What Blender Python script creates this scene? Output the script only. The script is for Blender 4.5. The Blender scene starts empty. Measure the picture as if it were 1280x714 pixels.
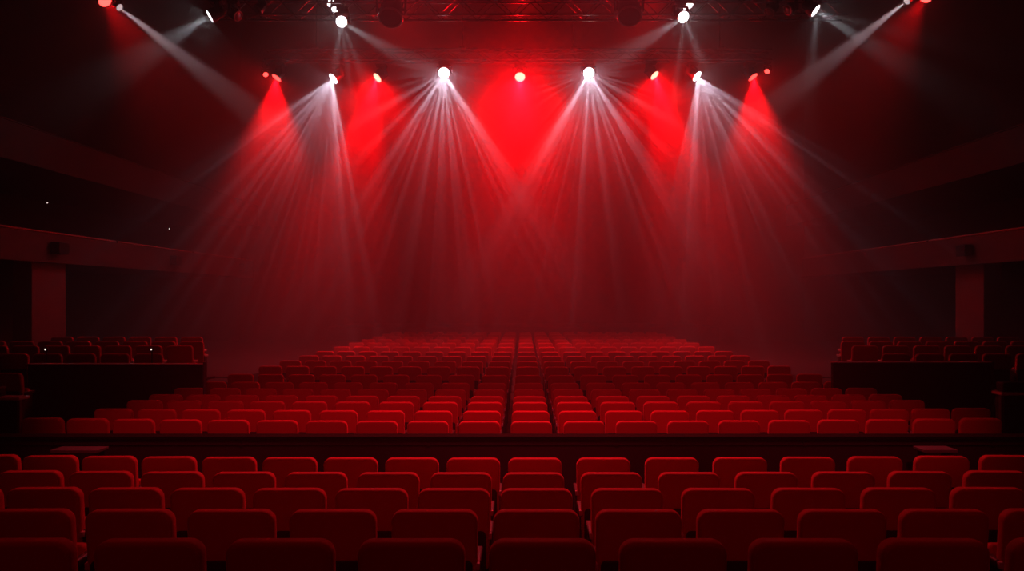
import bpy, bmesh, math, random
from mathutils import Vector, Matrix, Quaternion

random.seed(7)
scene = bpy.context.scene
COL = scene.collection
PI = math.pi
F, VX, VY, EYE = 1080.0, 653.0, 372.0, 2.36      # focal length in pixels, vanishing point, eye height


def at(px, py, d):
    """World point seen at pixel (px, py) at distance d down the hall."""
    return Vector(((px - VX) * d / F, d, EYE - (py - VY) * d / F))


# ------------------------------------------------------------------ materials
def material(name, color, rough=0.6, metal=0.0, emit=None, strength=0.0, sheen=0.0, bump=0.0, bump_scale=60.0, vary=0.0, spec=0.5):
    m = bpy.data.materials.new(name)
    m.use_nodes = True
    nt = m.node_tree
    b = nt.nodes['Principled BSDF']
    b.inputs['Base Color'].default_value = (*color, 1)
    b.inputs['Roughness'].default_value = rough
    b.inputs['Metallic'].default_value = metal
    b.inputs['Specular IOR Level'].default_value = spec
    if sheen:
        b.inputs['Sheen Weight'].default_value = sheen
        b.inputs['Sheen Roughness'].default_value = 0.4
        b.inputs['Sheen Tint'].default_value = (1.0, 0.16, 0.18, 1)
    if emit:
        b.inputs['Emission Color'].default_value = (*emit, 1)
        b.inputs['Emission Strength'].default_value = strength
    if bump or vary:
        tc = nt.nodes.new('ShaderNodeTexCoord')
        n = nt.nodes.new('ShaderNodeTexNoise')
        n.inputs['Scale'].default_value = bump_scale
        n.inputs['Detail'].default_value = 4
        nt.links.new(tc.outputs['Object'], n.inputs['Vector'])
        if bump:
            bp = nt.nodes.new('ShaderNodeBump')
            bp.inputs['Strength'].default_value = bump
            bp.inputs['Distance'].default_value = 0.01
            nt.links.new(n.outputs['Fac'], bp.inputs['Height'])
            nt.links.new(bp.outputs['Normal'], b.inputs['Normal'])
        if vary:
            mx = nt.nodes.new('ShaderNodeMixRGB')
            mx.inputs['Color1'].default_value = (*[c * (1 - vary) for c in color], 1)
            mx.inputs['Color2'].default_value = (*[min(1, c * (1 + vary)) for c in color], 1)
            nt.links.new(n.outputs['Fac'], mx.inputs['Fac'])
            nt.links.new(mx.outputs['Color'], b.inputs['Base Color'])
    return m


M = {
    'velvet': material('red_velvet', (0.58, 0.016, 0.03), 0.75, sheen=0.6, bump=0.12, bump_scale=220, vary=0.12, spec=0.25),
    'shell': material('seat_standard_paint', (0.055, 0.013, 0.013), 0.5),
    'arm': material('armrest_plastic', (0.62, 0.42, 0.40), 0.45),
    'carpet': material('dark_carpet', (0.035, 0.012, 0.012), 0.95, bump=0.2, bump_scale=90, vary=0.3),
    'wall': material('dark_wall_paint', (0.05, 0.016, 0.016), 0.9, bump=0.1, bump_scale=8, vary=0.2),
    'ceiling': material('black_ceiling_paint', (0.015, 0.012, 0.012), 0.95),
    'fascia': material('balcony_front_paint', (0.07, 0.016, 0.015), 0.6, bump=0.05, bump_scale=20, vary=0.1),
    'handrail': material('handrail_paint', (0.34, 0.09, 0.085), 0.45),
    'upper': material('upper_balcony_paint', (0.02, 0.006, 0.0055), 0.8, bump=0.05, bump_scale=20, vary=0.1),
    'column': material('column_paint', (0.16, 0.03, 0.027), 0.7, bump=0.05, bump_scale=12, vary=0.12),
    'barrier': material('dark_barrier_panel', (0.03, 0.013, 0.013), 0.75, bump=0.05, bump_scale=30, vary=0.15),
    'rail': material('brushed_rail_metal', (0.55, 0.45, 0.44), 0.35, 0.9),
    'black': material('black_fixture_metal', (0.02, 0.02, 0.022), 0.45, 0.3),
    'grey': material('grey_fixture_metal', (0.28, 0.27, 0.28), 0.35, 0.8),
    'truss': material('truss_aluminium', (0.24, 0.23, 0.23), 0.28, 0.95),
    'glass': material('dark_lens_glass', (0.02, 0.02, 0.025), 0.08, spec=0.8),
    'barrier_cap': material('dark_barrier_cap', (0.014, 0.007, 0.007), 0.95, spec=0.1),
    'stage': material('black_stage_vinyl', (0.02, 0.012, 0.012), 0.7),
    'desk': material('grey_desk_laminate', (0.14, 0.11, 0.11), 0.5, vary=0.1, bump_scale=15),
    'desk_top': material('pale_desk_top', (0.8, 0.66, 0.64), 0.5, vary=0.1, bump_scale=15),  # paler than the desk body, standing in for whitish light on the top
    'white_lens': material('lit_white_lens', (0.9, 0.9, 0.9), 0.3, emit=(1, 0.96, 1.0), strength=9),
    'dim_lens': material('softly_lit_lens', (0.9, 0.9, 0.9), 0.3, emit=(1, 0.85, 0.85), strength=0.6),
    'red_lens': material('lit_red_lens', (0.9, 0.2, 0.2), 0.3, emit=(1, 0.05, 0.04), strength=6),
    'hot_red_lens': material('hot_red_lens', (0.9, 0.3, 0.2), 0.3, emit=(1, 0.50, 0.34), strength=3.2),
    'pin': material('pilot_lamp_glow', (0.9, 0.8, 0.7), 0.3, emit=(1, 0.75, 0.7), strength=1.6),
}


# ------------------------------------------------------------------ mesh helpers
class MB:
    def __init__(self):
        self.bm = bmesh.new()

    def box(self, lo, hi, bevel=0.0, mat=None, seg=2):
        g = bmesh.ops.create_cube(self.bm, size=1.0)
        vs = g['verts']
        lo, hi = Vector(lo), Vector(hi)
        c, s = (lo + hi) / 2, hi - lo
        for v in vs:
            v.co = Vector((v.co.x * s.x + c.x, v.co.y * s.y + c.y, v.co.z * s.z + c.z))
        if bevel:
            es = list({e for v in vs for e in v.link_edges})
            r = bmesh.ops.bevel(self.bm, geom=es, offset=bevel, segments=seg, affect='EDGES', profile=0.6)
            vs = list({v for f in r['faces'] for v in f.verts} | {v for v in vs if v.is_valid})
        if mat is not None:
            for v in vs:
                v.co = mat @ v.co
        return self

    def tube(self, pts, r, n=8, cap=True):
        pts = [Vector(p) for p in pts]
        rings = []
        for i, p in enumerate(pts):
            a = pts[max(0, i - 1)]
            b = pts[min(len(pts) - 1, i + 1)]
            q = (b - a).normalized().to_track_quat('Z', 'Y')
            rings.append([self.bm.verts.new(p + q @ Vector((r * math.cos(2 * PI * k / n), r * math.sin(2 * PI * k / n), 0))) for k in range(n)])
        for A, B in zip(rings, rings[1:]):
            for k in range(n):
                self.bm.faces.new((A[k], A[(k + 1) % n], B[(k + 1) % n], B[k]))
        if cap:
            self.bm.faces.new(list(reversed(rings[0])))
            self.bm.faces.new(rings[-1])
        return self

    def lathe(self, prof, n=20, mat=None):
        """prof: list of (r, z) about the local Z axis."""
        rings = []
        for r, z in prof:
            if r < 1e-6:
                rings.append([self.bm.verts.new((0, 0, z))])
            else:
                rings.append([self.bm.verts.new((r * math.cos(2 * PI * k / n), r * math.sin(2 * PI * k / n), z)) for k in range(n)])
        for A, B in zip(rings, rings[1:]):
            for k in range(n):
                k2 = (k + 1) % n
                if len(A) == 1 and len(B) == 1:
                    continue
                if len(A) == 1:
                    self.bm.faces.new((A[0], B[k2], B[k]))
                elif len(B) == 1:
                    self.bm.faces.new((A[k], A[k2], B[0]))
                else:
                    self.bm.faces.new((A[k], A[k2], B[k2], B[k]))
        if mat is not None:
            for R in rings:
                for v in R:
                    v.co = mat @ v.co
        return self

    def loft(self, rings, cap=True):
        R = [[self.bm.verts.new(p) for p in ring] for ring in rings]
        n = len(R[0])
        for A, B in zip(R, R[1:]):
            for k in range(n):
                self.bm.faces.new((A[k], A[(k + 1) % n], B[(k + 1) % n], B[k]))
        if cap:
            self.bm.faces.new(list(reversed(R[0])))
            self.bm.faces.new(R[-1])
        return self

    def mesh(self, name, mat, smooth=True):
        me = bpy.data.meshes.new(name)
        bmesh.ops.recalc_face_normals(self.bm, faces=self.bm.faces[:])
        self.bm.to_mesh(me)
        self.bm.free()
        me.materials.append(mat)
        for p in me.polygons:
            p.use_smooth = smooth
        if smooth:
            try:
                me.set_sharp_from_angle(angle=math.radians(38))
            except Exception:
                pass
        return me

    def build(self, name, mat, parent=None, smooth=True):
        o = bpy.data.objects.new(name, self.mesh(name, mat, smooth))
        COL.objects.link(o)
        if parent is not None:
            o.parent = parent
        return o


def empty(name, loc, rotz=0.0):
    o = bpy.data.objects.new(name, None)
    COL.objects.link(o)
    o.location = loc
    o.rotation_euler = (0, 0, rotz)
    o.empty_display_size = 0.2
    return o


def tag(o, label, cat, group=None):
    o['label'] = label
    o['category'] = cat
    if group:
        o['group'] = group
    return o


def struct(o):
    o['kind'] = 'structure'
    return o


def copy_tree(root):
    r = root.copy()
    COL.objects.link(r)
    for ch in root.children:
        c = ch.copy()
        COL.objects.link(c)
        c.parent = r
        for g in ch.children:
            d = g.copy()
            COL.objects.link(d)
            d.parent = c
    return r


# ------------------------------------------------------------------ camera
cam_data = bpy.data.cameras.new('camera')
cam_data.sensor_fit = 'HORIZONTAL'
cam_data.sensor_width = 36.0
cam_data.lens = 36.0 * F / 1280.0
cam_data.shift_x = (640.0 - VX) / 1280.0
cam_data.shift_y = (VY - 357.0) / 1280.0
cam_data.clip_end = 200
cam = bpy.data.objects.new('camera', cam_data)
COL.objects.link(cam)
cam.location = (0, 0, EYE)
cam.rotation_euler = (PI / 2, 0, 0)
scene.camera = cam

# ------------------------------------------------------------------ the room
XL, XR, YB, YF, ZC = -15.0, 15.0, -4.0, 46.0, 19.0


def slab(name, lo, hi, mat, bevel=0.0):
    return struct(MB().box(lo, hi, bevel).build(name, mat, smooth=False))


slab('floor', (XL, YB, -0.2), (XR, YF, 0.0), M['carpet'])
slab('ceiling', (XL, YB, ZC), (XR, YF, ZC + 0.2), M['ceiling'])
slab('wall_left', (XL - 0.2, YB, 0), (XL, YF, ZC), M['wall'])
slab('wall_right', (XR, YB, 0), (XR + 0.2, YF, ZC), M['wall'])
slab('wall_far', (XL, YF, 0), (XR, YF + 0.2, ZC), M['wall'])
slab('wall_behind', (XL, YB - 0.2, 0), (XR, YB, ZC), M['wall'])
slab('stage', (-9, 39.5, 0), (9, YF - 0.05, 1.0), M['stage'], 0.02)

# raked floor under the nearest seats: (row distance, seat-top height below the eye)
SEAT_H = 0.90
near_rows = [   # distance, row top pixel, centre-seat px, left pitch, right pitch, seats left, seats right, sag
    (3.92, 675.5, 678.0, 0.594, 0.592, 4, 4, 0.02),
    (4.86, 638.0, 670.5, 0.572, 0.574, 5, 5, 0.03),
    (5.80, 611.5, 670.5, 0.553, 0.610, 7, 5, 0.08),
    (6.82, 591.5, 667.0, 0.573, 0.614, 7, 6, 0.12),
    (7.83, 573.0, 668.5, 0.557, 0.622, 9, 7, 0.16),
]
tier_edges = []
for i, (d, py, *_r) in enumerate(near_rows):
    z = EYE - (py - VY) * d / F - SEAT_H
    y0 = d - 0.28 if i else YB
    y1 = near_rows[i + 1][0] - 0.28 if i < 4 else 8.7
    tier_edges.append((y0, y1, z))
    if z > 0.03:
        slab('floor_tier', (-9.5, y0, 0.001), (9.5, y1, z), M['carpet'])

# ------------------------------------------------------------------ the theatre seat
SW = 0.243          # half width of the backrest


def rounded_outline(hw, z0, z1, rt, rb, nc=6):
    pts = []
    for cx, cz, a0, r in ((hw - rt, z1 - rt, 0, rt), (-hw + rt, z1 - rt, 90, rt), (-hw + rb, z0 + rb, 180, rb), (hw - rb, z0 + rb, 270, rb)):
        for k in range(nc + 1):
            a = math.radians(a0 + 90 * k / nc)
            pts.append((cx + r * math.cos(a), cz + r * math.sin(a)))
    return pts


def pillow(hw, z0, z1, thick, rt, rb, edge, lean=0.0, y0=0.0, taper=0.0, crown=0.0):
    """A padded slab with rounded corners and a soft rounded rim; lean tips its top towards -y."""
    rings = []
    prof = []
    for k in range(5):
        a = k / 4 * PI / 2
        prof.append((edge * (1 - math.sin(a)), -thick / 2 + edge * (1 - math.cos(a))))
    prof += [(i, -y) for i, y in reversed(prof)]
    for inset, y in prof:
        ring = []
        for x, z in rounded_outline(hw - inset, z0 + inset, z1 - inset, max(0.012, rt - inset), max(0.012, rb - inset)):
            u = (z - z0) / (z1 - z0)
            zz = z + crown * (1 - (x / hw) ** 2) * max(0, u)
            ring.append(Vector((x * (1 - taper * (1 - u)), y0 + y - lean * u, zz)))
        rings.append(ring)
    return rings


def seat_meshes():
    me = {}
    me['backrest'] = MB().loft(pillow(SW, 0.34, SEAT_H, 0.095, 0.066, 0.03, 0.024, lean=0.07, y0=0.07, taper=0.03, crown=0.004)).mesh('backrest', M['velvet'])
    back = MB()
    back.loft(pillow(SW - 0.03, 0.28, 0.62, 0.03, 0.03, 0.03, 0.006, lean=0.042, y0=0.028))
    me['back_shell'] = back.mesh('back_shell', M['shell'])
    cush = MB()
    rings = pillow(SW - 0.025, 0.0, 0.40, 0.11, 0.05, 0.03, 0.03)
    rot = Matrix.Translation((0, 0.17, 0.25)) @ Matrix.Rotation(math.radians(-12), 4, 'X')
    cush.loft([[rot @ p for p in r] for r in rings])
    me['seat_cushion'] = cush.mesh('seat_cushion', M['velvet'])
    leg = MB()
    leg.box((-0.014, 0.03, 0.04), (0.014, 0.27, 0.56), 0.006)
    leg.box((-0.014, -0.01, 0.0), (0.014, 0.31, 0.045), 0.006)
    me['leg'] = leg.mesh('leg', M['shell'])
    arm = MB()
    arm.box((-0.0235, 0.03, 0.555), (0.0235, 0.335, 0.605), 0.014, seg=3)
    me['armrest'] = arm.mesh('armrest', M['shell'])
    cap = MB()
    cap.box((-0.018, -0.004, 0.560), (0.018, 0.034, 0.602), 0.006)
    me['end_cap'] = cap.mesh('end_cap', M['arm'])
    return me


SM = seat_meshes()


def make_seat():
    root = empty('theatre_seat', (0, 0, 0))

    def part(name, x=0.0, par=root):
        o = bpy.data.objects.new(name, SM[name])
        COL.objects.link(o)
        o.parent = par
        o.location = (x, 0, 0)
        return o
    b = part('backrest')
    part('back_shell', 0, b)['label'] = 'dark lower back panel'
    part('seat_cushion')
    for s in (-1, 1):
        part('leg', s * 0.236)
        a_ = part('armrest', s * 0.236)
        part('end_cap', 0, a_)['label'] = 'small pale end cap'
    return root


ORD = 'zeroth first second third fourth fifth sixth seventh eighth ninth tenth eleventh twelfth'.split()


def place_word(i, n, row):
    """A label's place words for seat i (0 = left end) among n in a row."""
    if i < n - i - 1:
        w = 'at the left end of' if i == 0 else ORD[i + 1] + ' from the left in'
    else:
        j = n - 1 - i
        w = 'at the right end of' if j == 0 else ORD[j + 1] + ' from the right in'
    return w + ' ' + row


proto = make_seat()
first_use = [True]
seat_count = [0]


def place_seat(x, y, z, rz, label, group):
    o = proto if first_use[0] else copy_tree(proto)
    first_use[0] = False
    o.location = (x, y, z)
    o.rotation_euler = (0, 0, rz)
    tag(o, label, 'seat', group)
    seat_count[0] += 1
    return o


mass = []     # transforms of the far seats that are one object


def visible_x(x, d):
    px = VX + x * F / d
    w = 0.24 * F / d - 2
    return -w < px < 1280 + w


near_names = ['the very nearest row', 'the second nearest row', 'the third nearest row', 'the fourth nearest row', 'the row right behind the dark barrier wall']
near_names[4] = 'the last row before the barrier'
for r, (d, py, cx, pl, pr, nl, nr, sag) in enumerate(near_rows):
    z = EYE - (py - VY) * d / F - SEAT_H
    z = max(z, 0.0)
    xc = (cx - VX) * d / F
    seats = []
    for k in range(-nl, nr + 1):
        x = xc + (k * pr if k > 0 else k * pl)
        ph = x / 5.0
        seats.append((x, d + sag * ph * ph, -0.05 * ph))
    n = len(seats)
    for i, (x, y, rz) in enumerate(seats):
        place_seat(x, y, z, rz, 'dark red theatre seat ' + place_word(i, n, near_names[r]),
                   'theatre seats in ' + near_names[r])

# the seats beyond the barrier
far_rows = [(10.18, 528.0), (11.10, 515.0), (12.03, 504.0), (12.75, 496.5), (13.68, 488.0), (14.70, 480.0), (16.20, 470.0),
            (18.14, 459.5), (19.72, 452.5), (21.45, 446.0), (23.2, 440.5), (25.4, 434.5), (27.6, 429.5), (29.8, 425.3), (32.0, 421.6), (34.2, 418.4), (36.4, 415.6)]
far_spec = {0: (10, 9, 0.615, 0.625), 1: (9, 10, 0.630, 0.605)}
for r, (d, py) in enumerate(far_rows):
    nl, nr, pl, pr = far_spec.get(r, (9, 9, 0.630, 0.617))
    xc = 0.10 + 0.0005 * d
    seats = []
    for k in range(-nl, nr + 1):
        x = xc + (k * pr if k > 0 else k * pl) * (1 - 0.004 * abs(k))
        ph = x / 5.0
        seats.append((x, d + 0.2 * ph * ph, -0.04 * ph))
    n = len(seats)
    row = ('the %s row beyond the barrier' % ORD[r + 1]) if r + 1 < len(ORD) else 'far'
    for i, (x, y, rz) in enumerate(seats):
        if r <= 10:
            place_seat(x, y, 0.0, rz, 'red theatre seat ' + place_word(i, n, row), 'theatre seats in ' + row)
        else:
            mass.append((x, y, 0.0, rz))

# ------------------------------------------------------------------ dark barrier between the seating blocks
bar = empty('barrier', (0, 9.25, 0))
tag(bar, 'long low dark barrier wall crossing the hall between the two seating blocks', 'barrier')
zt = EYE - (545 - VY) * 9.2 / F
b = MB()
b.box((-9.5, -0.05, 0), (9.5, 0.07, zt - 0.03), 0.004)
b.build('panel', M['barrier'], bar, smooth=False)
b = MB()
b.box((-9.5, -0.10, zt - 0.03), (9.5, 0.11, zt), 0.008)
b.build('capping', M['barrier_cap'], bar, smooth=False)
b = MB()
b.tube([(-9.5, -0.075, zt - 0.085), (9.5, -0.075, zt - 0.085)], 0.008, 8)
for k in range(-9, 10, 2):
    b.box((k - 0.02, -0.085, zt - 0.10), (k + 0.02, -0.045, zt - 0.07))
b.build('rail', M['barrier'], bar, smooth=False)

# ------------------------------------------------------------------ block of walls left and right of the seating
def screen_wall(name, x0, x1, d, ytop, label):
    zt = EYE - (ytop - VY) * d / F
    root = empty(name, ((x0 + x1) / 2, d, 0))
    hw = (x1 - x0) / 2
    b = MB().box((-hw, -0.05, 0), (hw, 0.05, zt - 0.02), 0.004)
    b.build('panel', M['barrier'], root, smooth=False)
    b = MB().box((-hw - 0.015, -0.07, zt - 0.02), (hw + 0.015, 0.07, zt), 0.006)
    b.build('capping', M['desk_top'], root, smooth=False)['label'] = 'thin pale metal capping'
    tag(root, label, 'partition wall')
    return root


left_screen = screen_wall('partition', at(37, 0, 14.4).x, at(255, 0, 14.4).x, 14.4, 454.5, 'low dark partition wall with pale capping beside the left end of the seat rows')
right_screen = screen_wall('partition', at(1040, 0, 14.4).x, at(1238, 0, 14.4).x, 14.4, 452.0, 'low dark partition with pale capping beside the right end of the seat rows')
for root, px in ((right_screen, 1238),):
    x = at(px, 0, 14.4).x - root.location.x
    zt = EYE - (452 - VY) * 14.4 / F
    MB().box((x - 0.02, -0.085, 0.0), (x + 0.02, 0.085, zt + 0.004), 0.004).build('end_post', M['desk'], root, smooth=False)

# bent handrail at the end of the left partition
p = at(256, 474, 13.55)
hr = empty('handrail', (p.x, p.y, 0))
MB().tube([(0, 0, 0), (0, 0, EYE - (453 - VY) * 13.55 / F)], 0.028, 10).build('post', M['desk'], hr)
zz = p.z
MB().tube([(0, 0, zz), (0.09, 0, zz + 0.02), (0.16, 0.02, zz + 0.03)], 0.02, 8).build('bracket', M['desk'], hr)
MB().lathe([(0, 0), (0.06, 0), (0.06, 0.012), (0, 0.012)]).build('foot', M['desk'], hr)
tag(hr, 'short pale handrail post at the inner end of the left partition', 'handrail')


def desk(px0, px1, py, d, depth, label, h_over=0.04, extra=True):
    a, c = at(px0, py, d), at(px1, py, d)
    w = (c.x - a.x) / 2
    root = empty('control_desk', ((a.x + c.x) / 2, d, 0))
    MB().box((-w, 0, a.z - h_over), (w, depth, a.z), 0.01).build('desk_top', M['desk_top'], root, smooth=False)
    MB().box((-w + 0.04, 0.06, 0.08), (w - 0.06, depth - 0.04, a.z - h_over), 0.005).build('body', M['barrier'], root, smooth=False)
    MB().box((w - 0.055, 0.03, 0.0), (w - 0.01, 0.09, a.z - h_over), 0.005).build('leg', M['desk'], root, smooth=False)
    MB().box((-w + 0.01, 0.03, 0.0), (-w + 0.055, 0.09, a.z - h_over), 0.005).build('leg', M['desk'], root, smooth=False)
    if extra:
        MB().box((-w + 0.05, 0.05, a.z), (w * 0.1, depth - 0.03, a.z + 0.13), 0.02).build('console', M['black'], root, smooth=False)
    tag(root, label, 'desk')
    return root


desk(-40, 24, 497, 11.4, 0.26, 'grey topped control desk at the left edge of the hall, before the left partition')
desk(1252, 1330, 491, 11.6, 0.26, 'grey topped control desk at the right edge of the hall, before the right partition')

# small shelves on the near side of the barrier
def shelf(px0, px1, py, d, label):
    a, c = at(px0, py, d), at(px1, py, d)
    w = (c.x - a.x) / 2
    root = empty('side_table', ((a.x + c.x) / 2, d, 0))
    MB().box((-w, -0.12, a.z - 0.03), (w, 0.12, a.z), 0.006).build('table_top', M['desk'], root, smooth=False)
    for sx in (-1, 1):
        MB().box((sx * (w - 0.05) - 0.02, -0.09, 0), (sx * (w - 0.05) + 0.02, 0.09, a.z - 0.03), 0.005).build('leg', M['barrier'], root, smooth=False)
    tag(root, label, 'table')


shelf(70, 129, 560.5, 8.85, 'small grey table against the barrier, left part of the hall')
shelf(1148, 1190, 560.0, 8.85, 'small grey table against the barrier, right part of the hall')

# ------------------------------------------------------------------ side tiers with their seats
side_rows = [(15.4, 0.455, 5), (16.8, 0.52, 6), (18.3, 0.53, 6), (20.0, 0.545, 7)]
for side in (-1, 1):
    for r, (d, z, n) in enumerate(side_rows):
        d2 = side_rows[r + 1][0] - 0.4 if r < len(side_rows) - 1 else 36
        x0, x1 = (-14.8, -6.35) if side < 0 else (6.35, 14.8)
        slab('floor_tier', (x0, d - 0.4, 0.001), (x1, d2, z), M['carpet'])
        x_first = max(6.66, 0.3825 * d)
        xs = [x_first + 0.60 * k for k in range(16) if x_first + 0.60 * k < 14.5]
        xs = [x for x in xs if not (abs(d - (20.2 if side < 0 else 21.9)) < 1.35 and abs(x - 11.45) < 0.62)]
        word = 'left' if side < 0 else 'right'
        row = 'the %s row of the %s side tier' % (ORD[r + 1], word)
        vis = [x for x in xs if visible_x(side * x, d)]
        if side > 0:
            order = vis
        else:
            order = list(reversed(vis))
        for i, x in enumerate(order):
            if r < 1:
                place_seat(side * x, d, z, side * -0.12, 'shadowed theatre seat ' + place_word(i, len(order), row), 'theatre seats in ' + row)
            else:
                mass.append((side * x, d, z, side * -0.12))

# two seats on a low step behind the left desk
slab('floor_tier', (-9.3, 12.9, 0.001), (-7.5, 14.0, 0.29), M['carpet'])
for x, w_ in ((-7.97, 'right hand'), (-8.57, 'left hand')):
    place_seat(x, 13.35, 0.29, 0.0, 'dim red theatre seat on the step behind the left desk, %s one of two' % w_, 'theatre seats behind the left desk')

# far seats: one object
bm_all = bmesh.new()
for (x, y, z, rz) in mass:
    T = Matrix.Translation((x, y, z)) @ Matrix.Rotation(rz, 4, 'Z')
    for nm, xs in (('backrest', (0,)), ('seat_cushion', (0,)), ('leg', (-0.236, 0.236)), ('armrest', (-0.236, 0.236))):
        for xo in xs:
            n0 = len(bm_all.verts)
            f0 = len(bm_all.faces)
            bm_all.from_mesh(SM[nm])
            bm_all.verts.ensure_lookup_table()
            bm_all.faces.ensure_lookup_table()
            T2 = T @ Matrix.Translation((xo, 0, 0))
            for v in bm_all.verts[n0:]:
                v.co = T2 @ v.co
            mi = {'backrest': 0, 'seat_cushion': 0, 'leg': 1, 'armrest': 2}[nm]
            for f in bm_all.faces[f0:]:
                f.material_index = mi
me = bpy.data.meshes.new('distant_seating')
bm_all.to_mesh(me)
bm_all.free()
for k in ('velvet', 'shell', 'arm'):
    me.materials.append(M[k])
for p_ in me.polygons:
    p_.use_smooth = True
o = bpy.data.objects.new('distant_seating', me)
COL.objects.link(o)
tag(o, 'rows of far red theatre seats fading into the haze and on the side tiers', 'seating')
o['kind'] = 'stuff'

# ------------------------------------------------------------------ balconies and columns
def balcony(side, y0, y1, z0, z1, name_label, xin=11.0, rail=True):
    s = side
    root = empty('balcony', (s * xin, (y0 + y1) / 2, z0))
    L = (y1 - y0) / 2
    H = z1 - z0

    def bx(x0, x1, *r):
        return (min(s * x0, s * x1), max(s * x0, s * x1))
    a, c = bx(0, 0.12)
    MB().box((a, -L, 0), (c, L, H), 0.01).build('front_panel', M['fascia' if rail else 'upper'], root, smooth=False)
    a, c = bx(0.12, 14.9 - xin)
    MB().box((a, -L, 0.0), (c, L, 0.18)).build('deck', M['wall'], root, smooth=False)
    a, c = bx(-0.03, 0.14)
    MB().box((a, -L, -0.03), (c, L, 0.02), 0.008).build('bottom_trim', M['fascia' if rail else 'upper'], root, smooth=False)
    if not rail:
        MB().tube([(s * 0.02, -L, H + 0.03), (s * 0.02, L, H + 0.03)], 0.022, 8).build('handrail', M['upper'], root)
    if rail:
        m = MB()
        seg = 5.4
        y = -L
        while y < L - 0.2:
            ye = min(y + seg - 0.12, L)
            m.tube([(s * 0.02, y, H + 0.035), (s * 0.02, ye, H + 0.035)], 0.028, 10)
            k = y + 0.3
            while k < ye:
                m.tube([(s * 0.02, k, H - 0.02), (s * 0.02, k, H + 0.035)], 0.012, 6)
                k += 1.3
            y += seg
        m.build('handrail', M['handrail'], root)
    tag(root, name_label, 'balcony')
    return root


balcony(-1, -3.5, 35.3, 3.20, 3.84, 'lower balcony front with a thin handrail along the left side of the hall')
balcony(1, -3.5, 34.0, 3.20, 3.86, 'lower balcony front with a thin handrail along the right side of the hall')
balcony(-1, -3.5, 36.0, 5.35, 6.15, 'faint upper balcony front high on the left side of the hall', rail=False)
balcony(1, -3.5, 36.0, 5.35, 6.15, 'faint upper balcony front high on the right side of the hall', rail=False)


def column(xa, xb, ya, yb, label, z0):
    root = empty('column', ((xa + xb) / 2, (ya + yb) / 2, z0))
    wx, wy = abs(xb - xa) / 2, (yb - ya) / 2
    MB().box((-wx, -wy, 0), (wx, wy, 3.2 - z0), 0.02).build('shaft', M['column'], root, smooth=False)
    MB().box((-wx - 0.03, -wy - 0.03, 0), (wx + 0.03, wy + 0.03, 0.12), 0.01).build('plinth', M['column'], root, smooth=False)
    tag(root, label, 'column')


column(-11.65, -11.2, 19.73, 21.2, 'square painted column under the left balcony', 0.545)
column(11.4, 11.85, 21.35, 22.75, 'square painted column under the right balcony', 0.545)

# little black loudspeakers on the balcony fronts
def fascia_box(side, px, label, d=None, xin=11.0, zc=3.52):
    d = abs(xin * F / (px - VX))
    root = empty('loudspeaker', (side * (xin - 0.001), d, zc))
    s = -side
    xs = sorted((0.0, s * 0.03))
    MB().box((xs[0], -0.05, -0.05), (xs[1], 0.05, 0.05), 0.004).build('wall_bracket', M['black'], root, smooth=False)
    xs = sorted((s * 0.03, s * 0.24))
    MB().box((xs[0], -0.22, -0.14), (xs[1], 0.22, 0.14), 0.02).build('cabinet', M['black'], root, smooth=False)
    g = MB().box((xs[0] + 0.02, -0.225, -0.11), (xs[1] - 0.02, -0.218, 0.11), 0.002)
    g.build('grille', M['glass'], root, smooth=False)
    tag(root, label, 'speaker')


fascia_box(-1, 68, 'small black loudspeaker on the left lower balcony front, nearest of three')
fascia_box(-1, 215, 'small black loudspeaker on the left lower balcony front, middle of three')
fascia_box(-1, 300, 'small black loudspeaker at the far end of the left lower balcony front')
fascia_box(1, 1212, 'small black loudspeaker on the right lower balcony front above the column')


# tiny pilot lamps
def pilot(px, py, d, label, hang):
    p = at(px, py, d)
    root = empty('aisle_light', p)
    if hang:
        MB().tube([(0, 0, 0.03), (0, 0, hang)], 0.01, 6).build('stem', M['black'], root)
    else:
        MB().tube([(0, 0, -0.03), (0, 0, -p.z)], 0.012, 6).build('stem', M['black'], root)
    MB().lathe([(0, 0.035), (0.03, 0.03), (0.036, 0.0), (0.03, -0.03), (0, -0.035)], 12).build('housing', M['black'], root)
    MB().lathe([(0, -0.014), (0.011, -0.01), (0.014, 0), (0.011, 0.01), (0, 0.014)], 10, Matrix.Translation((0, -0.034, 0))).build('lens', M['pin'], root)
    tag(root, label, 'light')


pilot(58, 437, 15.0, 'tiny pale pilot lamp on a stem above the left partition, outer one', 0)
pilot(190, 437, 15.0, 'tiny pale pilot lamp on a stem above the left partition, inner one', 0)


def wall_pilot(px, py, xw, label):
    d = abs(xw * F / (px - VX))
    p = at(px, py, d)
    root = empty('wall_light', p)
    s = 1 if xw < 0 else -1
    MB().lathe([(0, 0), (0.07, 0), (0.07, 0.03), (0.05, 0.05), (0, 0.05)], 14, Matrix.Rotation(s * PI / 2, 4, 'Y')).build('base', M['black'], root)
    MB().lathe([(0.032, 0.05), (0.026, 0.065), (0, 0.072)], 14, Matrix.Rotation(s * PI / 2, 4, 'Y')).build('lens', M['pin'], root)
    tag(root, label, 'light')


wall_pilot(57, 253, -14.995, 'tiny pilot lamp high on the left wall, nearer one')
wall_pilot(210, 286, -14.995, 'tiny pilot lamp high on the left wall, farther one')


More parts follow.
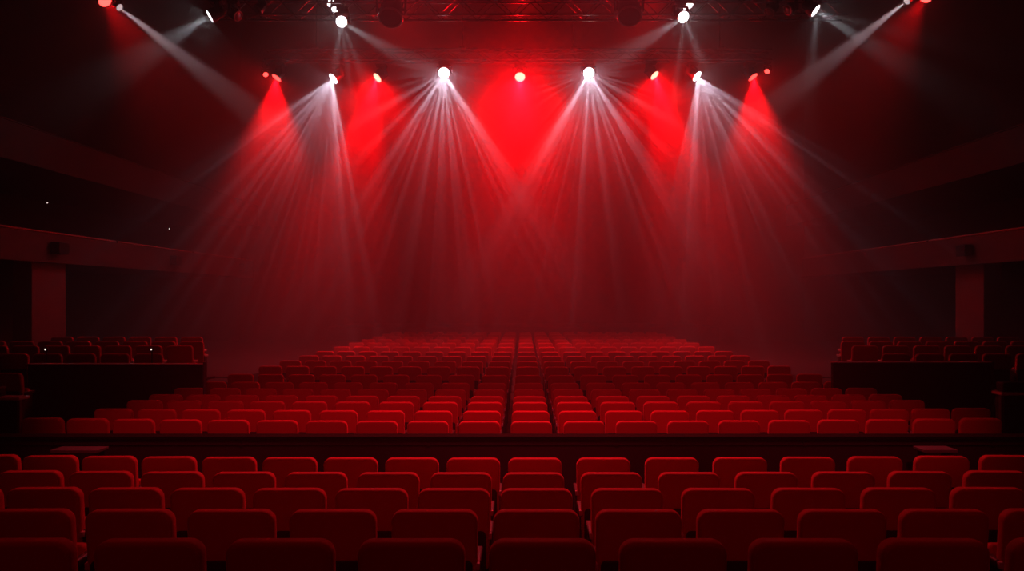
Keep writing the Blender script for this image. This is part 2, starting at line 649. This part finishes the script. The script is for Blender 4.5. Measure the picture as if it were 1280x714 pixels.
# ------------------------------------------------------------------ trusses
def truss(px0, px1, py_low, d, label, height=0.28, depth=0.34):
    a, c = at(px0, py_low, d), at(px1, py_low, d)
    root = empty('lighting_truss', ((a.x + c.x) / 2, d, a.z))
    L = (c.x - a.x) / 2
    for (y, z) in ((0, 0), (depth, 0), (0, height), (depth, height)):
        MB().tube([(-L, y, z), (L, y, z)], 0.024, 10).build('chord', M['truss'], root)
    m = MB()
    step = 0.42
    n = int(2 * L / step)
    for i in range(n):
        x0, x1 = -L + i * step, -L + (i + 1) * step
        u = i % 2
        for y in (0, depth):
            m.tube([(x0, y, 0 if u else height), (x1, y, height if u else 0)], 0.011, 6, False)
        for z in (0, height):
            m.tube([(x0, 0 if u else depth, z), (x1, depth if u else 0, z)], 0.010, 6, False)
    m.build('lattice', M['truss'], root)
    for k in (-0.8, -0.22, 0.22, 0.8):
        h = MB()
        h.tube([(k * L, depth / 2, height), (k * L, depth / 2, ZC - a.z - 0.01)], 0.012, 6)
        h.box((k * L - 0.07, -0.05, height + 0.02), (k * L + 0.07, depth + 0.05, height + 0.07), 0.01)
        h.build('hoist_chain', M['black'], root)
    tag(root, label, 'truss')
    return root


truss(330, 965, 74, 24.0, 'farther aluminium lighting truss carrying the bright row of lamps')
truss(255, 1060, 18, 20.0, 'nearer aluminium lighting truss along the top edge of the view', 0.42, 0.42)
for px, lab in ((140, 'short lighting pipe at the upper left corner'), (1145, 'short lighting pipe at the upper right corner')):
    p = at(px, -28, 18.0)
    root = empty('lighting_pipe', p)
    MB().tube([(-0.9, 0, 0), (0.9, 0, 0)], 0.03, 10).build('pipe', M['truss'], root)
    for s in (-0.7, 0.7):
        MB().tube([(s, 0, 0.02), (s, 0, ZC - p.z)], 0.012, 6).build('hanger', M['black'], root)
    tag(root, lab, 'pipe')


# ------------------------------------------------------------------ moving heads
def aim_dir(phi, ratio):
    """phi: lean of the beam in degrees from straight down towards +x; ratio: how much it faces the audience."""
    k = math.sqrt(max(0, 1 - ratio * ratio))
    a = math.radians(phi)
    return Vector((k * math.sin(a), -ratio, -k * math.cos(a))).normalized()


HEAD = {}


def head_meshes(R):
    if R in HEAD:
        return HEAD[R]
    h = MB().lathe([(0, -0.42 * R / 0.19), (0.55 * R, -0.415 * R / 0.19), (0.80 * R, -0.36 * R / 0.19), (0.88 * R, -0.28 * R / 0.19), (0.9 * R, -0.2 * R / 0.19), (1.0 * R, -0.14 * R / 0.19),
                    (1.04 * R, -0.05), (1.04 * R, 0.0), (0.95 * R, 0.0), (0.95 * R, -0.012), (0, -0.014)], 28)
    for k in range(6):
        a = k * PI / 3
        T = Matrix.Rotation(a, 4, 'Z')
        h.box((0.84 * R, -0.012, -0.36 * R / 0.19), (0.97 * R, 0.012, -0.18 * R / 0.19), 0.003, T)
    head = h.mesh('head', M['black'])
    bez = MB().lathe([(0.93 * R, -0.01), (1.07 * R, -0.01), (1.09 * R, 0.006), (1.06 * R, 0.022), (0.95 * R, 0.022), (0.92 * R, 0.008), (0.93 * R, -0.01)], 28).mesh('bezel', M['grey'])
    lens = {}
    for k in ('white_lens', 'red_lens', 'hot_red_lens', 'glass', 'dim_lens'):
        lens[k] = MB().lathe([(0.92 * R, -0.008), (0.92 * R, 0.004), (0.8 * R, 0.012), (0.45 * R, 0.02), (0, 0.024)], 28).mesh('lens', M[k])
    HEAD[R] = (head, bez, lens)
    return HEAD[R]


def moving_head(px, py, d, phi, ratio, lens_kind, label, R=0.17, chord=None, drop=0.36, plane=None, name='moving_head_spotlight', group=None):
    a = aim_dir(phi, ratio)
    lens_c = at(px, py, d)
    pivot = lens_c - a * (0.2 * R / 0.19)
    top_z = pivot.z + drop
    root = empty(name, (pivot.x, pivot.y, top_z))
    rel = pivot - root.location                      # (0, 0, -drop)
    horiz = Vector((a.x, a.y, 0))
    t = Vector((1, 0, 0)) if horiz.length < 0.05 else Vector((0, 0, 1)).cross(horiz).normalized()
    yaw = math.atan2(t.y, t.x)
    RZ = Matrix.Rotation(yaw, 4, 'Z')
    s = R / 0.19
    # base box with small end feet
    m = MB()
    m.box((-0.17 * s, -0.13 * s, -0.05), (0.17 * s, 0.13 * s, 0.035), 0.018)
    for sx in (-1, 1):
        m.box((sx * 0.15 * s - 0.03, -0.14 * s, -0.035), (sx * 0.15 * s + 0.03, 0.14 * s, 0.03), 0.008)
    m.build('base', M['black'], root)
    m = MB()
    for sx in (-1, 1):
        if plane is not None:                    # bolted sideways on to the truss
            e = plane - pivot.y
            e -= math.copysign(0.036, e)
            m.box((sx * 0.1 * s - 0.014, min(0, e), -0.014), (sx * 0.1 * s + 0.014, max(0, e), 0.014), 0.003)
            if sx > 0:
                m.box((-0.1 * s, e - math.copysign(0.03, e) - 0.01, -0.01), (0.1 * s, e - math.copysign(0.03, e) + 0.01, 0.01), 0.002)
            m.box((sx * 0.1 * s - 0.022, e - 0.006, -0.06), (sx * 0.1 * s + 0.022, e + 0.006, 0.06), 0.003)
            continue
        m.box((sx * 0.1 * s - 0.018, -0.02, 0.03), (sx * 0.1 * s + 0.018, 0.02, 0.042), 0.003)
        cz = chord - top_z if chord is not None else 0.125
        hy = d - pivot.y                          # the hook sits round the chord
        m.box((sx * 0.1 * s - 0.014, min(0, hy) - 0.012, 0.036), (sx * 0.1 * s + 0.014, max(0, hy) + 0.012, 0.046), 0.003)
        if cz > 0.095:
            m.box((sx * 0.1 * s - 0.012, hy - 0.008, 0.04), (sx * 0.1 * s + 0.012, hy + 0.008, cz - 0.036), 0.003)
        m.tube([(sx * 0.1 * s, hy + 0.043 * math.cos(u), cz + 0.043 * math.sin(u)) for u in [PI * (1.0 + 0.75 * k / 9) for k in range(10)]], 0.008, 6)
    m.build('clamp', M['grey'], root)
    # yoke
    m = MB()
    arm = 1.22 * R
    m.lathe([(0, -0.045), (0.09 * s, -0.05), (0.09 * s, -0.075), (0, -0.075)], 16)
    m.box((-arm - 0.02, -0.05 * s, -0.11), (arm + 0.02, 0.05 * s, -0.07), 0.012, RZ)
    for sx in (-1, 1):
        m.box((sx * arm - 0.02, -0.06 * s, rel.z - 0.07 * s), (sx * arm + 0.02, 0.06 * s, -0.075), 0.012, RZ)
        q = RZ @ Matrix.Translation((sx * (arm - 0.035), 0, rel.z)) @ Matrix.Rotation(PI / 2, 4, 'Y')
        m.lathe([(0, -0.06), (0.035, -0.06), (0.035, 0.06), (0, 0.06)], 12, q)
    m.build('yoke', M['black'], root)
    head, bez, lens = head_meshes(R)
    q = a.to_track_quat('Z', 'Y')
    h = bpy.data.objects.new('head', head)
    COL.objects.link(h)
    h.parent = root
    h.rotation_mode = 'QUATERNION'
    h.rotation_quaternion = q
    h.location = lens_c - root.location
    for nm, me in (('bezel', bez), ('lens', lens[lens_kind])):
        o = bpy.data.objects.new(nm, me)
        COL.objects.link(o)
        o.parent = h
        o['label'] = {'white_lens': 'glowing white lens', 'red_lens': 'glowing red lens', 'hot_red_lens': 'glowing pale red lens', 'glass': 'dark lens', 'dim_lens': 'softly glowing lens'}[lens_kind] if nm == 'lens' else 'grey rim ring'
    tag(root, label, 'stage light', group)
    return root, lens_c, a


# ------------------------------------------------------------------ beams: spot lights with a spoked gobo
class NX:
    """Tiny helper that writes math node trees."""
    def __init__(self, nt):
        self.nt = nt

    def m(self, op, *args, clamp=False):
        n = self.nt.nodes.new('ShaderNodeMath')
        n.operation = op
        n.use_clamp = clamp
        for i, a in enumerate(args):
            if isinstance(a, (int, float)):
                n.inputs[i].default_value = a
            else:
                self.nt.links.new(a, n.inputs[i])
        return n.outputs[0]

    def dot(self, v, c):
        n = self.nt.nodes.new('ShaderNodeVectorMath')
        n.operation = 'DOT_PRODUCT'
        self.nt.links.new(v, n.inputs[0])
        n.inputs[1].default_value = c
        return n.outputs['Value']

    def smooth(self, v, lo, hi, a=0.0, b=1.0):
        n = self.nt.nodes.new('ShaderNodeMapRange')
        n.interpolation_type = 'SMOOTHSTEP'
        self.nt.links.new(v, n.inputs['Value'])
        for k, x in (('From Min', lo), ('From Max', hi), ('To Min', a), ('To Max', b)):
            n.inputs[k].default_value = x
        return n.outputs['Result']

    def noise(self, w, scale, detail=2.0):
        n = self.nt.nodes.new('ShaderNodeTexNoise')
        n.noise_dimensions = '1D'
        self.nt.links.new(w, n.inputs['W'])
        n.inputs['Scale'].default_value = scale
        n.inputs['Detail'].default_value = detail
        return n.outputs['Fac']


def beam(root, pos, axis, size, color, power, blend=0.3, fan=None, soft=0.03, target=(0, 0, 2.6), name='beam_lamp'):
    """fan: dict(c=centre deg, h=half width deg, s=softness deg, amp, stripe, freq, seed, base, star, peaks=[(deg, width, amp)], t=(lo, hi) degrees off the gobo axis)"""
    L = bpy.data.lights.new(name, 'SPOT')
    L.energy = power
    L.color = color
    L.spot_size = math.radians(size)
    L.spot_blend = blend
    L.shadow_soft_size = soft
    o = bpy.data.objects.new(name, L)
    COL.objects.link(o)
    pos = Vector(pos)
    o.rotation_mode = 'QUATERNION'
    o.rotation_quaternion = Vector(axis).to_track_quat('-Z', 'Y')
    o.location = pos
    if root is not None:
        o.parent = root
        o.location = pos - root.location
    if fan:
        L.use_nodes = True
        nt = L.node_tree
        em = next(n for n in nt.nodes if n.type == 'EMISSION')
        em.inputs['Color'].default_value = (1, 1, 1, 1)
        geo = nt.nodes.new('ShaderNodeNewGeometry')
        X = NX(nt)
        I = geo.outputs['Incoming']
        p = (Vector(target) - pos).normalized()
        A = Vector((0, 0, 1)).cross(p).normalized()
        B = A.cross(p).normalized()
        if B.z > 0:
            B = -B
        if A.x < 0:
            A = -A
        sg = SIGN
        da = X.m('MULTIPLY', X.dot(I, A), sg)
        db = X.m('MULTIPLY', X.dot(I, B), sg)
        ct = X.m('MULTIPLY', X.dot(I, p), sg)
        phi = X.m('DEGREES', X.m('ARCTAN2', da, db)) if False else X.m('MULTIPLY', X.m('ARCTAN2', da, db), 180 / PI)
        off = X.m('ABSOLUTE', X.m('SUBTRACT', phi, fan['c']))
        env = X.smooth(off, fan['h'] - fan['s'], fan['h'] + fan['s'], 1.0, 0.0)
        total = X.m('MULTIPLY', env, fan['amp'])
        if fan.get('stripe'):
            nz = X.noise(X.m('ADD', phi, fan.get('seed', 0) * 61.7 + 400), fan.get('freq', 0.22), 2.5)
            st = X.smooth(nz, 0.44, 0.70)
            st = X.m('POWER', st, 1.2)
            k = fan['stripe']
            total = X.m('MULTIPLY', total, X.m('ADD', X.m('MULTIPLY', st, k), 1 - k * 0.88))
        for (c, w, amp) in fan.get('peaks', []):
            u = X.m('DIVIDE', X.m('SUBTRACT', phi, c), w)
            g = X.m('EXPONENT', X.m('MULTIPLY', X.m('MULTIPLY', u, u), -1.0))
            total = X.m('ADD', total, X.m('MULTIPLY', g, amp))
        if fan.get('star'):
            nz = X.noise(X.m('ADD', phi, fan.get('seed', 0) * 37.1 + 900), 0.30, 2.0)
            st = X.smooth(nz, 0.40, 0.72)
            lf = nt.nodes.new('ShaderNodeLightFalloff')
            lf.inputs['Strength'].default_value = 1.0
            u = X.m('DIVIDE', lf.outputs['Linear'], 0.8)
            st = X.m('DIVIDE', X.m('MULTIPLY', st, fan['star'] * 1.5), X.m('ADD', X.m('MULTIPLY', u, u), 1.0))
            total = X.m('ADD', total, st)
        if fan.get('wide'):
            total = X.m('ADD', total, X.smooth(X.m('ABSOLUTE', phi), 25, 85, fan['wide'], 0.0))
        total = X.m('ADD', total, fan.get('base', 0.0))
        lo, hi = fan.get('t', (3, 30))
        th = X.m('MULTIPLY', X.m('ARCCOSINE', ct), 180 / PI)
        total = X.m('MULTIPLY', total, X.smooth(th, lo, hi))
        if 'far' in fan:                          # keeps the rays pencil thin, also seen from the side
            total = X.m('MULTIPLY', total, X.smooth(th, fan['far'][0], fan['far'][1], 1.0, 0.0))
        if fan.get('r0'):
            lf = nt.nodes.new('ShaderNodeLightFalloff')
            lf.inputs['Strength'].default_value = 1.0
            u = X.m('DIVIDE', lf.outputs['Linear'], fan['r0'])
            total = X.m('DIVIDE', total, X.m('ADD', X.m('MULTIPLY', u, u), 1.0))
        if fan.get('veil'):                       # soft spill round the rays
            sp = X.m('MULTIPLY', X.smooth(off, fan['h'] - 22, fan['h'] + 14, fan['veil'], 0.0), X.smooth(th, 30, 50))
            total = X.m('ADD', total, sp)
        nt.links.new(total, em.inputs['Strength'])
    return o


SIGN = 1.0
WHITE = (0.94, 0.80, 1.0)
RED = (1.0, 0.001, 0.004)
PW, PR = 3400.0, 6500.0
rear_low = at(0, 74, 24.0).z
front_low = at(0, 18, 20.0).z
YD = 24.0   # rear lamps hang under the near chord

# --- the rear truss, from the left
rear = [
    (346, 97, -30, 0.36, 'red_lens', 'R', 'red moving head at the left end of the farther truss, lens tilted left'),
    (417, 98, -43, 0.45, 'white_lens', 'W', 'white moving head on the farther truss throwing rays down left'),
    (472, 97, -43, 0.48, 'hot_red_lens', 'R', 'red moving head on the farther truss between two left white lamps'),
    (555, 91, 0, 0.86, 'white_lens', 'W', 'white moving head left of the central red lamp, facing the seats'),
    (650, 96, 0, 0.74, 'hot_red_lens', 'R', 'red moving head at the centre of the farther truss, brightest red glow'),
    (736, 91, 0, 0.86, 'white_lens', 'W', 'white moving head right of the central red lamp, facing the seats'),
    (818, 94, 40, 0.42, 'hot_red_lens', 'R', 'red moving head on the farther truss between two right white lamps'),
    (871, 95, 43, 0.45, 'white_lens', 'W', 'white moving head on the farther truss throwing rays down right'),
    (941, 96, 31, 0.36, 'red_lens', 'R', 'red moving head at the right end of the farther truss, lens tilted right'),
]
fans = {
    417: dict(r0=1.5, veil=0.034, c=-22, h=35, s=3, amp=0.75, stripe=1.0, seed=1, freq=0.34, peaks=[(-54, 2.0, 0.25), (3, 4.0, 0.8), (-42, 1.5, .5), (-24, 1.5, .35), (10, 1.5, .4)], star=0.02, base=0.006, t=(44, 58), far=(82, 95)),
    555: dict(r0=1.45, veil=0.022, c=2, h=36, s=5, amp=0.75, stripe=1.0, seed=2, freq=0.34, peaks=[(33, 3, 1.1), (-1, 2, 0.7), (7, 1.5, .6), (-12, 1.5, .5), (-33, 3, 0.6), (-45, 2, .4), (-60, 3, 0.25)], star=0.20, base=0.006, t=(44, 58), far=(82, 95)),
    736: dict(r0=1.45, veil=0.022, c=1, h=36, s=5, amp=0.8, stripe=1.0, seed=3, freq=0.34, peaks=[(-30, 3.5, 1.2), (33, 3, 0.8), (-3, 2, .6), (9, 1.5, .5), (18, 1.5, .5), (45, 2, .3), (60, 3, .25)], star=0.20, base=0.006, t=(44, 58), far=(82, 95)),
    871: dict(r0=1.5, veil=0.034, c=22, h=35, s=3, amp=0.75, stripe=1.0, seed=4, freq=0.34, peaks=[(54, 2.0, 0.25), (-3, 4.0, 0.8), (44, 1.5, .5), (25, 1.5, .35), (-10, 1.5, .4)], star=0.02, base=0.006, t=(44, 58), far=(82, 95)),
    346: dict(r0=3.6, c=-2, h=22, s=10, amp=0.55, base=0.02, t=(10, 40)),
    472: dict(r0=3.6, c=-12, h=16, s=8, amp=1.0, wide=0.32, base=0.05, t=(8, 40)),
    650: dict(r0=3.6, c=0, h=20, s=12, amp=1.1, wide=0.9, base=0.30, t=(4, 40)),
    818: dict(r0=3.6, c=12, h=16, s=8, amp=1.0, wide=0.32, base=0.05, t=(8, 40)),
    941: dict(r0=3.6, c=2, h=22, s=10, amp=0.55, base=0.02, t=(10, 40)),
}
for px, py, phi, ratio, kind, c, label in rear:
    root, lc, a = moving_head(px, py, YD, phi, ratio, kind, label, R=0.16 if c == 'W' else 0.15, chord=rear_low, drop=0.21 if px in (555, 736) else 0.25, group='lit moving heads on the farther truss')
    beam(root, lc + a * 0.05, (a + Vector((0, -0.15, -0.7))).normalized(), 170, WHITE if c == 'W' else RED, PW if c == 'W' else PR, 0.15, fans[px])

# small companion lamps beside the outer red heads
for px, py, phi, lab in ((332, 93, 30, 'small red lamp beside the left end red moving head'), (959, 89, -30, 'small red lamp beside the right end red moving head')):
    moving_head(px, py, YD, phi, 0.7, 'red_lens', lab, R=0.075, chord=rear_low, drop=0.20, name='small_spotlight')

# --- the front truss, from the left
front = [
    (263, 20, -57, 0.30, 'white_lens', 'white moving head at the left end of the nearer truss, turned outward', 0.15),
    (427, 27, 8, 0.93, 'white_lens', 'round white lamp facing the seats, lowest of the left trio on the nearer truss', 0.13),
    (421, 12, -5, 0.42, 'white_lens', 'white lamp pointing down just above the round one, left trio', 0.13),
    (413, 3, 50, 0.40, 'white_lens', 'white lamp seen nearly edge on, topmost of the left trio', 0.11),
    (854, 21, 25, 0.80, 'white_lens', 'round white lamp facing the seats, lower of the right pair on the nearer truss', 0.14),
    (860, 7, 18, 0.38, 'white_lens', 'white lamp pointing down, upper of the right pair on the nearer truss', 0.13),
    (1019, 13, 47, 0.35, 'white_lens', 'white moving head at the right end of the nearer truss, turned outward', 0.15),
]
ffans = {
    263: dict(r0=1.3, c=-54, h=8, s=6, amp=0.55, star=0.03, seed=5, base=0.003, t=(45, 60), far=(84, 100)),
    427: dict(r0=2.0, c=63, h=5, s=5, amp=0.55, star=0.065, seed=6, base=0.004, peaks=[(-8, 6, .2), (8, 3, .2), (22, 5, .15)], t=(45, 60), far=(84, 100)),
    854: dict(r0=2.0, c=-62, h=7, s=6, amp=0.6, star=0.065, seed=7, base=0.004, peaks=[(22, 7, .25), (-7, 3, .18)], t=(45, 60), far=(84, 100)),
    1019: dict(r0=1.3, c=54, h=6, s=5, amp=0.5, star=0.03, seed=8, base=0.003, peaks=[(-6, 6, .22), (70, 4, .15)], t=(45, 60), far=(84, 100)),
}
for px, py, phi, ratio, kind, label, R in front:
    yy = 19.68 if px in (427, 854, 263, 1019) else (21.3 if px == 413 else 20.85)
    root, lc, a = moving_head(px, py, yy, phi, ratio, kind, label, R=R, chord=front_low, drop=0.28, plane=20.0 if yy < 20 else 20.42)
    if px in ffans:
        beam(root, lc + a * 0.05, (a + Vector((0, -0.15, -0.6))).normalized(), 170, (0.92, 0.92, 1.0), 760, 0.15, ffans[px])

# unlit heads on the front truss
for px, py, phi, ratio, lab, R in (
        (488, 22, 0, 0.55, 'big dark unlit moving head under the nearer truss, left of centre', 0.26),
        (787, 20, 0, 0.55, 'big dark unlit moving head under the nearer truss, right of centre', 0.26),
        (297, 20, 60, 0.25, 'dark unlit moving head next to the left end white lamp, tilted right', 0.12),
        (322, 12, -35, 0.35, 'dark unlit moving head second from the left end white lamp', 0.12),
        (962, 15, -40, 0.35, 'dark unlit moving head second from the right end white lamp', 0.12),
        (985, 12, -60, 0.25, 'dark unlit moving head next to the right end white lamp, tilted left', 0.12)):
    moving_head(px, py, 19.70 if R < 0.2 else 19.30, phi, ratio, 'glass', lab, R=R, chord=front_low, drop=0.26 if R < 0.2 else 0.42, plane=20.0)

# --- the corner lamps
for px, py, phi, ratio, kind, lab, R, col, pw, fan in (
        (149, 9, 52, 0.30, 'dim_lens', 'narrow beam white spotlight in the upper left corner aimed at centre', 0.08, (1, 0.66, 0.72), 290,
         dict(r0=4.0, c=55, h=4.6, s=2.8, amp=1.0, base=0.004, t=(5, 25), peaks=[(58, 2, .3)])),
        (131, 1, 40, 0.40, 'red_lens', 'red lamp in the upper left corner beside the narrow white spotlight', 0.14, RED, 240,
         dict(c=35, h=22, s=16, amp=0.8, base=0.05, t=(8, 40))),
        (1134, 1, -52, 0.30, 'dim_lens', 'narrow beam white spotlight in the upper right corner aimed at centre', 0.08, (1, 0.66, 0.72), 290,
         dict(r0=4.0, c=-55, h=4.6, s=2.8, amp=1.0, base=0.004, t=(5, 25), peaks=[(-58, 2, .3)])),
        (1157, -4, -40, 0.40, 'red_lens', 'red lamp in the upper right corner beside the narrow white spotlight', 0.14, RED, 240,
         dict(c=-35, h=22, s=16, amp=0.8, base=0.05, t=(8, 40)))):
    root, lc, a = moving_head(px, py, 18.0, phi, ratio, kind, lab, R=R, chord=at(0, -28, 18).z, drop=0.2)
    beam(root, lc + a * 0.05, a, 150, col, pw, 0.2, fan)

# --- added lamps without fixtures: red fill for the haze, seat backs and seat rims
def wash(pos, target, size, power, color=RED, blend=1.0, soft=0.3, name='haze_fill_lamp'):
    return beam(None, pos, (Vector(target) - Vector(pos)).normalized(), size, color, power, blend, None, soft, name=name)


for x in (-5.0, 0.0, 5.0):
    wash((x, 34, 15), (x * 0.8, 31, 0), 70, 1500)  # added unseen spots giving the wide haze extra red
# added unseen fill lamps high round the camera, brightening the seat backs
for x in (-3.0, 0.0, 3.0):
    wash((x, 0.5, 8.5), (x * 1.2, 10.9, 0.7), 22, 1000, (1, 0.04, 0.10), 0.9, 0.15, 'seat_fill_lamp')
wash((0, -3, 9.0), (0, 8, 0.0), 60, 160, (1, 0.03, 0.07), 0.8, 0.4, 'seat_fill_lamp')
wash((0, 0.5, 8.6), (0, 16.0, 0.4), 46, 900, (1, 0.04, 0.09), 1.0, 0.2, 'seat_fill_lamp')
# added red lamps above the view, hung on nothing, to brighten the seat rims
for x in (-1.6, 1.6):
    wash((x, 13.0, 9.0), (x * 0.8, 9.3, 0.6), 59, 2500, (1, 0.05, 0.07), 1.0, 0.08, 'rim_fill_lamp')

# ------------------------------------------------------------------ haze
w = bpy.data.worlds.new('hall_haze')
scene.world = w
w.use_nodes = True
nt = w.node_tree
for n in list(nt.nodes):
    nt.nodes.remove(n)
out = nt.nodes.new('ShaderNodeOutputWorld')
bg = nt.nodes.new('ShaderNodeBackground')
bg.inputs['Color'].default_value = (0, 0, 0, 1)
bg.inputs['Strength'].default_value = 0.0
vs = nt.nodes.new('ShaderNodeVolumeScatter')
vs.inputs['Color'].default_value = (1, 1, 1, 1)
vs.inputs['Density'].default_value = 0.045
vs.inputs['Anisotropy'].default_value = 0.25
nt.links.new(bg.outputs[0], out.inputs['Surface'])
nt.links.new(vs.outputs[0], out.inputs['Volume'])
w.cycles.volume_sampling = 'EQUIANGULAR'
# the haze hangs over the far seats and the stage, thickest up round the lamps, and thins out towards the camera
X = NX(nt)
geo = nt.nodes.new('ShaderNodeNewGeometry')
sep = nt.nodes.new('ShaderNodeSeparateXYZ')
nt.links.new(geo.outputs['Position'], sep.inputs[0])
far_k = X.smooth(sep.outputs['Y'], 9.0, 21.0)
high_k = X.smooth(sep.outputs['Z'], 5.0, 9.2)
dens = X.m('ADD', X.m('MULTIPLY', far_k, X.m('ADD', X.m('MULTIPLY', high_k, 0.03), 0.026)), 0.004)
nt.links.new(dens, vs.inputs['Density'])
w.cycles.homogeneous_volume = False
w.cycles.volume_step_size = 2.5

# ------------------------------------------------------------------ render look
vsn = scene.view_settings
scene.display_settings.display_device = 'sRGB'
vsn.view_transform = 'Standard'
vsn.look = 'None'
vsn.exposure = 0.0
vsn.gamma = 1.0
vsn.use_curve_mapping = False
c = scene.cycles
c.use_denoising = True
c.max_bounces = 4
c.diffuse_bounces = 2
c.glossy_bounces = 2
c.transmission_bounces = 2
c.volume_bounces = 0
c.volume_step_rate = 1.0
c.volume_max_steps = 64
c.caustics_reflective = False
c.caustics_refractive = False
c.use_light_tree = True
print('individual seats', seat_count[0], 'mass', len(mass))
